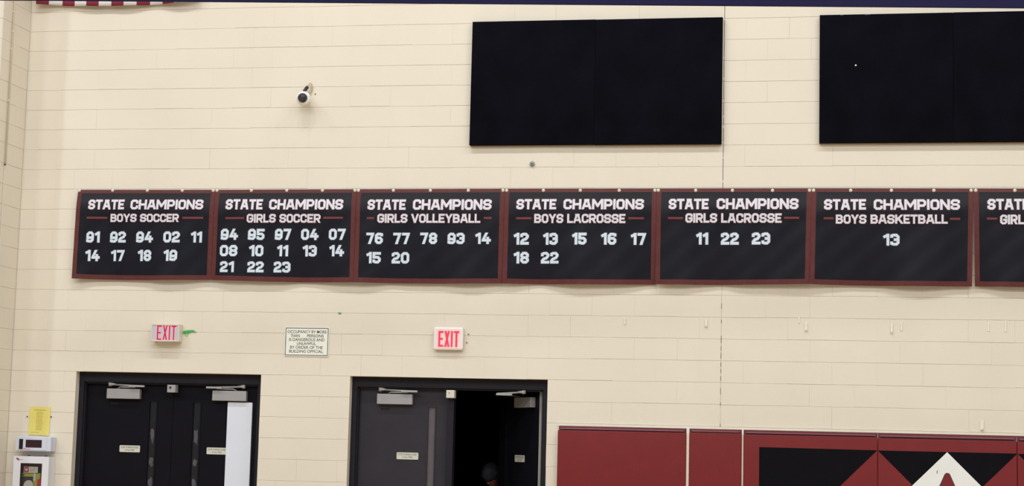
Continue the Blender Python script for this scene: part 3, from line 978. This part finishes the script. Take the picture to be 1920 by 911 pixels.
bm_obj('wall_plate', lathe([(0, .040), (.012, .040), (.016, .034), (.05, .032)], (bs.x, -.0005, bs.z), (0, -1, 0), 24), 'cam_white', t)

# ================================================================= small wall fittings
bm = lathe([(0, .024), (.012, .024), (.020, .017), (.024, .006)], (-2.875, -.0008, 4.300), (0, -1, 0), 20)
t = tag(bm_obj('wall_anchor', bm, 'grey_cap'), 'small grey round anchor in the wall below the left black panels', 'anchor')
bm_obj('anchor_screw', lathe([(0, .006), (.004, .005)], (-2.875, -.0245, 4.300), (0, -1, 0), 10), 'dkgrey', t)
for x, z, r, lab in ((-7.920, 1.777, .007, 'dark screw hole in the wall left of the yellow notice'),
                     (-7.665, 1.781, .007, 'dark screw hole in the wall right of the yellow notice'),
                     (-5.065, 5.008, .006, 'small screw in the wall right of the security camera'),
                     (-3.455, 2.655, .006, 'dark screw hole right of the rounded white exit sign, upper'),
                     (-3.470, 2.575, .006, 'dark screw hole right of the rounded white exit sign, lower')):
    bm = lathe([(0, r), (.003, r), (.005, r*.6)], (x, -.0004, z), (0, -1, 0), 10)
    tag(bm_obj('wall_screw', bm, 'hole'), lab, 'screw')

def strip_hook(x, z0, z1, w, lab, foot=True, thin=False):
    t = tag(empty('adhesive_hook', (x, 0, z0)), lab, 'hook', 'white adhesive hooks on the wall')
    b = prism(rrect(x-w/2, x+w/2, z0, z1, w*.35), -.006 if not thin else -.003, -.0003)
    bm_obj('backplate', b, 'hook', t)
    if foot:
        bm = bmesh.new()
        add_tube(bm, [(x, -.005, z0+.034), (x, -.014, z0+.016), (x, -.020, z0+.010), (x, -.026, z0+.016)], [w*.26, w*.24, w*.22, w*.16], 8)
        bm_obj('hook_tip', bm, 'hook', t)
strip_hook(-1.954, 2.768, 2.828, .014, 'small white adhesive hook, leftmost of the hooks under the banners', False)
strip_hook(-1.193, 2.750, 2.828, .022, 'white adhesive hook just left of the wall joint, below the girls lacrosse banner')
strip_hook(-.339, 2.795, 2.856, .014, 'thin white adhesive strip, left one of the pair right of the wall joint', False, True)
strip_hook(-.272, 2.722, 2.815, .022, 'longer white adhesive hook, right one of the pair right of the wall joint')
strip_hook(.500, 2.712, 2.806, .020, 'white adhesive hook, left one of the pair under the lone 13 itself')
strip_hook(.588, 2.738, 2.820, .014, 'thin white adhesive strip, right one of the pair under the lone 13 itself', False, True)
strip_hook(1.360, 2.742, 2.826, .014, 'thin white adhesive strip second from the right edge, under the cut-off banner', False, True)
strip_hook(1.510, 2.742, 2.846, .014, 'thin white adhesive strip nearest the right edge, under the cut-off banner', False, True)
strip_hook(1.297, 1.846, 1.942, .032, 'white adhesive hook just above the crash pad with the white diamond')

# green tape scraps
bm = bmesh.new()
add_prism(bm, [(-6.322, 2.650), (-6.262, 2.660), (-6.225, 2.661), (-6.200, 2.650), (-6.187, 2.637), (-6.208, 2.643), (-6.24, 2.641), (-6.27, 2.628), (-6.316, 2.622), (-6.331, 2.640)], -.0045, -.0006)
add_prism(bm, [(-6.305, 2.622), (-6.276, 2.626), (-6.276, 2.612), (-6.288, 2.600), (-6.300, 2.608)], -.0035, -.0006, 1)
tag(bm_obj('tape_scrap', fixn(bm), ['tape', 'tape_lt']), 'torn green tape scrap beside the boxy left exit sign', 'tape')
bm = prism([(-4.752, 2.838), (-4.720, 2.837), (-4.722, 2.850), (-4.750, 2.851)], -.003, -.0006)
tag(bm_obj('tape_scrap', bm, 'tape'), 'tiny green tape scrap on the wall above the occupancy sign', 'tape')

# ================================================================= exit signs
t = tag(empty('exit_sign', (-6.478, 0, 2.54)), 'boxy cream exit sign with a grey face over the shut black doors', 'exit sign', 'exit signs over the doors')
bm = bmesh.new()
x0, x1, z0, z1 = -6.624, -6.335, 2.540, 2.713
fr = .010
add_box(bm, x0, x1, -.078, -.0008, z0, z1, .003)
for a, b, c, d in ((x0, x1, z1-.014, z1), (x0, x1, z0, z0+fr), (x0, x0+fr, z0+fr, z1-.014), (x1-fr, x1, z0+fr, z1-.014)):
    add_box(bm, a, b, -.092, -.077, c, d, .002)
bm_obj('case', bm, 'exit_box', t)
bm_obj('face', box(x0+fr, x1-fr, -.086, -.0775, z0+fr, z1-.014), 'exit_face', t)
bm = bmesh.new()
yf = lambda x, z: -.0862
LT = (('E', -6.563, -6.516, 2.552, 2.696), ('X', -6.503, -6.456, 2.552, 2.696), ('I', -6.441, -6.427, 2.552, 2.696), ('T', -6.414, -6.366, 2.552, 2.696))
for s, a, b, c, d in LT:
    polys_bm(bm, lettering(s, a, b, c+.004, d, .09, .1, .0045), yf, .0006, 0, 1)
    polys_bm(bm, lettering(s, a, b, c+.004, d, .09, .1, 0), yf, .0012, 1, 1)
o = bm_obj('exit_letters', bm, ['exit_halo', 'exit_red'], t)
o['label'] = 'glowing red letters EXIT'
for x in (-6.57, -6.39): bm_obj('case_screw', lathe([(0, .005), (.005, .004)], (x, -.06, z0+.0003), (0, 0, -1), 8), 'hole', t)

t = tag(empty('exit_sign', (-3.642, 0, 2.5)), 'rounded white exit sign with faded red letters over the open doors', 'exit sign', 'exit signs over the doors')
b = bmesh.new()
add_prism(b, rrect(-3.786, -3.498, 2.500, 2.717, .020, 5), -.048, -.0008)
fixn(b)
bmesh.ops.bevel(b, geom=[e_ for e_ in b.edges if abs(e_.verts[0].co.y+.048) < 1e-5 and abs(e_.verts[1].co.y+.048) < 1e-5], offset=.010, segments=3, profile=.5, affect='EDGES')
bm_obj('case', b, 'exit_white', t, True)
bm_obj('face', prism(rrect(-3.764, -3.519, 2.516, 2.700, .008), -.0502, -.0478), 'exit_pinkface', t)
bm = bmesh.new()
yf = lambda x, z: -.0503
for s, a, b_, c, d in (('E', -3.737, -3.690, 2.530, 2.680), ('X', -3.678, -3.628, 2.530, 2.680), ('I', -3.615, -3.598, 2.530, 2.680), ('T', -3.586, -3.536, 2.530, 2.680)):
    polys_bm(bm, lettering(s, a, b_, c, d, .12, .1, .005), yf, .0006, 0, 1)
    polys_bm(bm, lettering(s, a, b_, c, d, .12, .1, 0), yf, .0012, 1, 1)
o = bm_obj('exit_letters', bm, ['exit_halo', 'exit_red2'], t)
o['label'] = 'glowing pale red letters EXIT'

# ================================================================= occupancy sign
t = tag(empty('occupancy_sign', (-5.057, 0, 2.424)), 'white occupancy sign with six lines of black print, between the doors', 'sign')
bm_obj('sign_plate', prism(rrect(-5.281, -4.833, 2.420, 2.704, .008), -.0055, -.0012), 'sign_white', t)
bm = bmesh.new()
a, b, c, d, w = -5.273, -4.841, 2.428, 2.696, .0065
for q in ((a, b, d-w, d), (a, b, c, c+w), (a, a+w, c+w, d-w), (b-w, b, c+w, d-w)): add_box(bm, q[0], q[1], -.0062, -.0054, q[2], q[3])
bm_obj('sign_border', bm, 'sign_rim', t)
for s, a, b, c, d in (('OCCUPANCY BY MORE', -5.254, -4.859, 2.644, 2.673), ('THAN', -5.221, -5.13, 2.605, 2.633), ('PERSONS', -5.055, -4.888, 2.605, 2.633),
                      ('IS DANGEROUS AND', -5.236, -4.878, 2.567, 2.596), ('UNLAWFUL.', -5.155, -4.959, 2.530, 2.558),
                      ('BY ORDER OF THE', -5.222, -4.893, 2.492, 2.521), ('BUILDING OFFICIAL.', -5.230, -4.885, 2.454, 2.483)):
    bm_obj('sign_lettering', text_bm(s, a, b, c, d, -.0061, bold=.009), 'sign_rim', t)

# ================================================================= yellow notice
t = tag(empty('paper_notice', (-7.79, 0, 1.6)), 'yellow paper notice taped above the white alarm box', 'notice')
bm_obj('paper', prism([(-7.898, 1.600), (-7.677, 1.594), (-7.676, 1.876), (-7.896, 1.876)], -.0036, -.0016), 'yellow', t)
bm = bmesh.new()
rp = random.Random(5)
def dashes(xa, xb, z, h):
    x = xa
    while x < xb-.004:
        w = min(rp.uniform(.006, .018), xb-x)
        add_box(bm, x, x+w, -.0041, -.0035, z-h/2, z+h/2)
        x += w+.004
dashes(-7.846, -7.718, 1.845, .0075)
for k in range(18): dashes(-7.822+rp.uniform(0, .004), -7.752+rp.uniform(-.008, .004), 1.826-k*.0106, .0038)
dashes(-7.872, -7.785, 1.624, .0045)
bm_obj('notice_print', bm, 'yellow_ink', t)

# ================================================================= alarm box
t = tag(empty('alarm_box', (-7.78, 0, 1.44)), 'white alarm box with a dark display, under the yellow notice', 'alarm')
bm_obj('case', box(-7.970, -7.598, -.120, -.0012, 1.440, 1.581, .005), 'alarm', t)
bm_obj('front_panel', box(-7.946, -7.640, -.1235, -.1195, 1.448, 1.573, .003), 'alarm', t)
bm_obj('speaker_slot', box(-7.931, -7.890, -.1250, -.1225, 1.456, 1.556), 'black_gloss', t)
bm_obj('display', box(-7.861, -7.692, -.1255, -.1225, 1.474, 1.550, .002), 'red_window', t)
bm = bmesh.new()
add_box(bm, -7.884, -7.858, -.1242, -.1232, 1.4565, 1.4685)
add_box(bm, -7.855, -7.815, -.1242, -.1232, 1.455, 1.4605)
bm_obj('printed_mark', bm, 'mark', t)

# ================================================================= defibrillator cabinet
pane = bpy.data.materials.new('cabinet_pane'); pane.use_nodes = True
nt = pane.node_tree
for nd in list(nt.nodes): nt.nodes.remove(nd)
out = nt.nodes.new('ShaderNodeOutputMaterial'); mx = nt.nodes.new('ShaderNodeMixShader')
tr = nt.nodes.new('ShaderNodeBsdfTransparent'); gl = nt.nodes.new('ShaderNodeBsdfGlossy')
gl.inputs['Roughness'].default_value = .05
fr_ = nt.nodes.new('ShaderNodeFresnel'); fr_.inputs[0].default_value = 1.45
nt.links.new(fr_.outputs[0], mx.inputs[0]); nt.links.new(tr.outputs[0], mx.inputs[1]); nt.links.new(gl.outputs[0], mx.inputs[2])
nt.links.new(mx.outputs[0], out.inputs[0])
MT['pane'] = pane
t = tag(empty('defibrillator_cabinet', (-7.777, 0, .93)), 'white defibrillator cabinet with a window, at the bottom left corner of the photo', 'cabinet')
x0, x1, z0, z1 = -7.960, -7.597, .93, 1.386
bm = bmesh.new()
for q in ((x0, x0+.012, z0, z1), (x1-.012, x1, z0, z1), (x0+.012, x1-.012, z0, z0+.012), (x0+.012, x1-.012, z1-.012, z1)):
    add_box(bm, q[0], q[1], -.137, -.0012, q[2], q[3])
bm_obj('cabinet_body', bm, 'aed', t)
bm_obj('cabinet_lining', box(x0+.012, x1-.012, -.02, -.0013, z0+.012, z1-.012), 'aed_in', t)
bm_obj('red_strip', box(x0+.014, x1-.014, -.03, -.0202, 1.262, 1.36), 'aed_red', t)
wx0, wx1, wz0, wz1 = -7.889, -7.662, 1.0, 1.321
out_ = [(x0-.004, z0-.004), (x1+.004, z0-.004), (x1+.004, z1+.003), (x0-.004, z1+.003)]
bm = bmesh.new()
for q in ((out_[0][0], wx0, out_[0][1], out_[2][1]), (wx1, out_[1][0], out_[0][1], out_[2][1]), (wx0, wx1, out_[0][1], wz0), (wx0, wx1, wz1, out_[2][1])):
    add_box(bm, q[0], q[1], -.153, -.138, q[2], q[3])
dr = bm_obj('door', bm, 'aed', t)
for x in (-7.85, -7.67):
    bm_obj('mounting_screw', lathe([(0, .010), (.008, .012), (.016, .006)], (x, -.060, z1-.001), (0, 0, 1), 10), 'dkgrey', t)
bm = bmesh.new()
w = .006
for q in ((wx0, wx0+w, wz0, wz1), (wx1-w, wx1, wz0, wz1), (wx0+w, wx1-w, wz0, wz0+w), (wx0+w, wx1-w, wz1-w, wz1)):
    add_box(bm, q[0], q[1], -.151, -.139, q[2], q[3])
bm_obj('window_gasket', bm, 'dkgrey', dr)
bm_obj('window_pane', box(wx0+w, wx1-w, -.147, -.144, wz0+w, wz1-w), 'pane', dr)
bm = bmesh.new()
add_prism(bm, [(-7.941, 1.361), (-7.930, 1.371), (-7.915, 1.368), (-7.922, 1.356)], -.1545, -.1528, 0)
add_prism(bm, [(-7.927, 1.351), (-7.914, 1.365), (-7.899, 1.357), (-7.911, 1.343)], -.1545, -.1528, 1)
add_box(bm, -7.896, -7.884, -.1540, -.1528, 1.3505, 1.3575, 0, 2)
add_box(bm, -7.881, -7.868, -.1540, -.1528, 1.3505, 1.3575, 0, 2)
bm_obj('maker_mark', fixn(bm), ['blue', 'red', 'closer'], dr)
# device inside
t = tag(empty('defibrillator', (-7.80, -.06, .96)), 'lime yellow defibrillator behind the cabinet window', 'defibrillator')
bm_obj('case', box(-7.905, -7.700, -.100, -.022, .945, 1.226, .016, 3), 'lime', t, True)
bm_obj('screen_panel', prism(rrect(-7.895, -7.772, .985, 1.190, .008), -.1035, -.099), 'dkgrey', t)
bm_obj('side_tab', prism(rrect(-7.770, -7.745, 1.146, 1.222, .008), -.106, -.099), 'card', t)
bm_obj('latch', prism(rrect(-7.893, -7.872, 1.200, 1.210, .004), -.104, -.099), 'ink', t)
pts = [(-7.812+.052*math.sin(a*PI/16)*(1 if a else 0), 1.155-.062*(1-math.cos(a*PI/16))) for a in range(0, 9)]
pts = pts + [(-7.758, 1.0)]
full = pts + [(-7.812-(x+7.812), z) for x, z in pts[::-1][:-1]]
bm_obj('handle', prism(full, -.118, -.1038), 'card', t)
tag(bm_obj('wall_key', prism(rrect(-7.722, -7.684, 1.02, 1.168, .010), -.118, -.1005), 'red'), 'red tag beside the lime defibrillator in the cabinet', 'tag')
t = tag(empty('instruction_card', (-7.80, -.11, 1.22)), 'white card with a red square above the lime defibrillator', 'card')
bm_obj('card', prism(rrect(-7.872, -7.724, 1.226, 1.288, .003), -.1105, -.1085), 'card', t)
bm_obj('red_square', prism(rrect(-7.868, -7.820, 1.231, 1.284, .006), -.1115, -.1103), 'red', t)
h_ = [(-7.844, 1.241), (-7.830, 1.256), (-7.829, 1.265), (-7.836, 1.270), (-7.844, 1.263), (-7.852, 1.270), (-7.859, 1.265), (-7.858, 1.256)]
bm_obj('heart', prism(h_, -.1122, -.1113), 'card', t)
bm = bmesh.new()
add_tube(bm, [(-7.810, -.111, 1.249), (-7.796, -.111, 1.258), (-7.784, -.111, 1.254), (-7.768, -.111, 1.264), (-7.75, -.111, 1.262)], .0012, 6)
add_tube(bm, [(-7.806, -.111, 1.241), (-7.775, -.111, 1.244)], .001, 6)
bm_obj('pen_mark', bm, 'ink', t)
bm = bmesh.new()
add_box(bm, -7.872, -7.724, -.1085, -.0203, 1.2265, 1.2285)
bm_obj('card_stand', bm, 'card', t)

# ================================================================= conduit on the pier
t = tag(empty('conduit', (XC+.012, -.40, 4.25)), 'thin painted conduit running up the side wall at the left edge', 'pipe')
bm = bmesh.new()
add_tube(bm, [(XC+.011, -.400, 4.262), (XC+.011, -.400, 11.38)], .009, 10)
bm_obj('pipe', bm, 'conduit', t)
bm = bmesh.new()
add_tube(bm, [(XC+.011, -.400, 4.275), (XC+.011, -.402, 4.255), (XC+.013, -.415, 4.247), (XC+.013, -.425, 4.250)], .007, 8)
bm_obj('pipe_end', bm, 'hole', t)
for z in (4.9, 5.42, 5.60, 5.80):
    bm = bmesh.new()
    add_box(bm, XC+.0008, XC+.022, -.411, -.389, z-.006, z+.006, .002)
    bm_obj('pipe_clip', bm, 'conduit', t)

# ================================================================= person
def blob(name, caps, ell, voxel, m, parent, smooth_it=4):
    """one continuous surface grown over tapered limbs and ellipsoids"""
    bm = bmesh.new()
    def sph(c, r, R=None):
        b = bmesh.new()
        bmesh.ops.create_uvsphere(b, u_segments=18, v_segments=12, radius=1)
        r = r if isinstance(r, (tuple, list)) else (r, r, r)
        merge(bm, b, 0, lambda p: Vector(c)+((R @ Vector((p.x*r[0], p.y*r[1], p.z*r[2]))) if R else Vector((p.x*r[0], p.y*r[1], p.z*r[2]))))
    for p, q, a, b in caps:
        add_tube(bm, [p, q], [a, b], 14)
        sph(p, a); sph(q, b)
    for e_ in ell: sph(*e_)
    me = bpy.data.meshes.new(name)
    bm.to_mesh(me); bm.free()
    o = bpy.data.objects.new(name, me)
    COL.objects.link(o)
    r = o.modifiers.new('r', 'REMESH'); r.mode = 'VOXEL'; r.voxel_size = voxel
    s = o.modifiers.new('s', 'SMOOTH'); s.iterations = smooth_it; s.factor = .5
    dg = bpy.context.evaluated_depsgraph_get()
    nm = bpy.data.meshes.new_from_object(o.evaluated_get(dg))
    bpy.data.objects.remove(o); bpy.data.meshes.remove(me)
    b2 = bmesh.new(); b2.from_mesh(nm); bpy.data.meshes.remove(nm)
    return bm_obj(name, b2, m, parent, True)

HC = Vector((-3.450, 1.30, 1.303))            # head centre
RH = Matrix.Rotation(math.radians(-20), 3, "Z") @ Matrix.Rotation(math.radians(42), 3, 'X')
def hp(x, y, z): return HC + RH @ Vector((x, y, z))
px, py = -3.462, 1.375                        # stance
t = tag(empty('person', (px, py, 0.004)), 'person in a dark beanie and coat, head bowed, coming through the open doors', 'person')
caps = [((px, py+.02, 1.08), hp(0, .03, -.06), .047, .050)]
ell = [(hp(0, .01, .025), (.073, .090, .088), RH), (hp(0, -.018, -.045), (.056, .066, .070), RH), (hp(0, -.052, -.088), (.026, .024, .024), RH),
       (hp(0, -.092, -.022), (.013, .017, .013), RH), (hp(0, -.084, .002), (.009, .012, .026), RH),
       (hp(.012, -.083, -.026), (.008, .010, .008), RH), (hp(-.012, -.083, -.026), (.008, .010, .008), RH),
       (hp(.032, -.066, .026), (.024, .016, .009), RH), (hp(-.032, -.066, .026), (.024, .016, .009), RH),
       (hp(.040, -.052, -.022), (.022, .020, .018), RH), (hp(-.040, -.052, -.022), (.022, .020, .018), RH),
       (hp(0, -.074, -.056), (.022, .012, .007), RH), (hp(0, -.072, -.066), (.018, .012, .007), RH),
       (hp(.074, .012, -.010), (.009, .017, .028), RH), (hp(-.074, .012, -.010), (.009, .017, .028), RH)]
caps += [((px, py+.02, 1.08), (px, py+.03, .95), .047, .060)]
for sx in (-1, 1):
    a0, a1 = Vector((px, py+.03, 1.05)), Vector((px+sx*.145, py+.03, 1.075))
    a2, a3 = Vector((px+sx*.205, py+.05, .855)), Vector((px+sx*.235, py-.045, .74))
    caps += [(a0, a1, .045, .042), (a1, a2, .042, .034), (a2, a3, .034, .026)]
for sx in (-1, 1):                            # hands: palm, four fingers, thumb
    w = Vector((px+sx*.235, py-.055, .640))
    caps.append((w+Vector((0, .01, .10)), w, .026, .023))
    ell.append((w+Vector((0, -.006, -.042), ), (.014, .030, .042)))
    for k, (dy, ln) in enumerate(((-.030, .058), (-.012, .066), (.006, .062), (.022, .048))):
        a0 = w+Vector((0, dy*.9-.004, -.072)); a1 = a0+Vector((-sx*.004, -.002, -ln*.5)); a2 = a1+Vector((-sx*.014, -.002, -ln*.42))
        caps += [(a0, a1, .0085, .008), (a1, a2, .008, .0066)]
    b0 = w+Vector((-sx*.004, -.028, -.022)); b1 = b0+Vector((-sx*.012, -.026, -.026)); b2 = b1+Vector((-sx*.006, -.010, -.028))
    caps += [(b0, b1, .0105, .0095), (b1, b2, .0095, .0075)]
body = blob('body', caps, ell, .0036, 'skin', t, 3)
for sx in (-1, 1):
    bm = bmesh.new()
    b = bmesh.new(); bmesh.ops.create_uvsphere(b, u_segments=14, v_segments=10, radius=.0115)
    c = hp(sx*.031, -.071, .006)
    merge(bm, b, 0, lambda p: c+p)
    add_lathe(bm, [(0, .0055), (.0015, .0045)], c+RH @ Vector((0, -.0105, -.002)), RH @ Vector((0, -1, -.2)), 10, 1)
    bm_obj('eye', bm, ['eye', 'pupil'], t)
    bm = bmesh.new()
    add_tube(bm, [hp(sx*.014, -.088, .030), hp(sx*.032, -.085, .036), hp(sx*.052, -.070, .030)], [.004, .005, .003], 8)
    bm_obj('eyebrow', bm, 'brow', t)
bm = bmesh.new()
add_tube(bm, [hp(-.022, -.080, -.060), hp(0, -.088, -.058), hp(.022, -.080, -.060)], [.003, .006, .003], 8)
bm_obj('lips', bm, 'lip', t)
# beanie: a knitted dome with a turned-up brim
bm = bmesh.new()
n_, m_ = 36, 14
rows = []
for j in range(m_+1):
    a = j/m_*PI*.5
    row = []
    for i in range(n_):
        th = 2*PI*i/n_
        rib = 1+.012*math.cos(th*18)
        p = Vector((.086*math.cos(a)*math.cos(th)*rib, .106*math.cos(a)*math.sin(th)*rib+.006, .030+.100*math.sin(a)))
        row.append(bm.verts.new(HC+RH @ p) if j < m_ else None)
    rows.append(row)
top = bm.verts.new(HC+RH @ Vector((0, .006, .131)))
for j in range(m_-1):
    for i in range(n_):
        q = bm.faces.new((rows[j][i], rows[j][(i+1) % n_], rows[j+1][(i+1) % n_], rows[j+1][i])); q.smooth = True
for i in range(n_):
    q = bm.faces.new((rows[m_-1][i], rows[m_-1][(i+1) % n_], top)); q.smooth = True
cap = bm_obj('beanie', bm, 'beanie', t)
bm = bmesh.new()
prof = [(.074, .004), (.0865, .002), (.0895, .014), (.0890, .050), (.0865, .058), (.080, .056)]
rr = []
for i in range(n_):
    th = 2*PI*i/n_
    rib = 1+.015*math.cos(th*18)
    rr.append([bm.verts.new(HC+RH @ Vector((r*math.cos(th)*rib, r*1.225*math.sin(th)*rib+.006, z))) for r, z in prof])
for i in range(n_):
    A_, B_ = rr[i], rr[(i+1) % n_]
    for k in range(len(prof)):
        q = bm.faces.new((A_[k], B_[k], B_[(k+1) % len(prof)], A_[(k+1) % len(prof)])); q.smooth = True
bm_obj('brim', fixn(bm), 'beanie', cap)
# clothes
V = Vector
caps = []
for sx in (-1, 1):
    sh = V((px+sx*.145, py+.03, 1.075)); el = V((px+sx*.205, py+.05, .855)); wr = V((px+sx*.233, py-.045, .665))
    caps += [(sh, el, .058, .046), (el, wr, .046, .036)]
ell = [((px, py+.03, 1.03), (.150, .098, .125)), ((px, py+.035, .87), (.135, .098, .20)), ((px, py+.03, .72), (.145, .105, .12)),
       ((px, py+.015, 1.135), (.075, .070, .045))]
blob('coat', caps, ell, .010, 'coat', t, 6)
caps = []
for sx, st in ((-1, -.13), (1, .12)):
    hip = V((px+sx*.075, py+.03, .70)); kn = V((px+sx*.085, py+.02+st*.55, .40)); an = V((px+sx*.085, py+.05+st, .085))
    caps += [(hip, kn, .088, .062), (kn, an, .060, .046)]
ell = [((px, py+.03, .70), (.132, .098, .10))]
blob('trousers', caps, ell, .010, 'trouser', t, 5)
for sx, st in ((-1, -.13), (1, .12)):
    c = V((px+sx*.088, py+.05+st, .004))
    blob('shoe', [(c+V((0, .02, .060)), c+V((0, .0, .095)), .046, .048)],
         [(c+V((0, -.055, .036)), (.044, .095, .036)), (c+V((0, .02, .040)), (.040, .060, .040))], .007, 'shoe', t, 3)
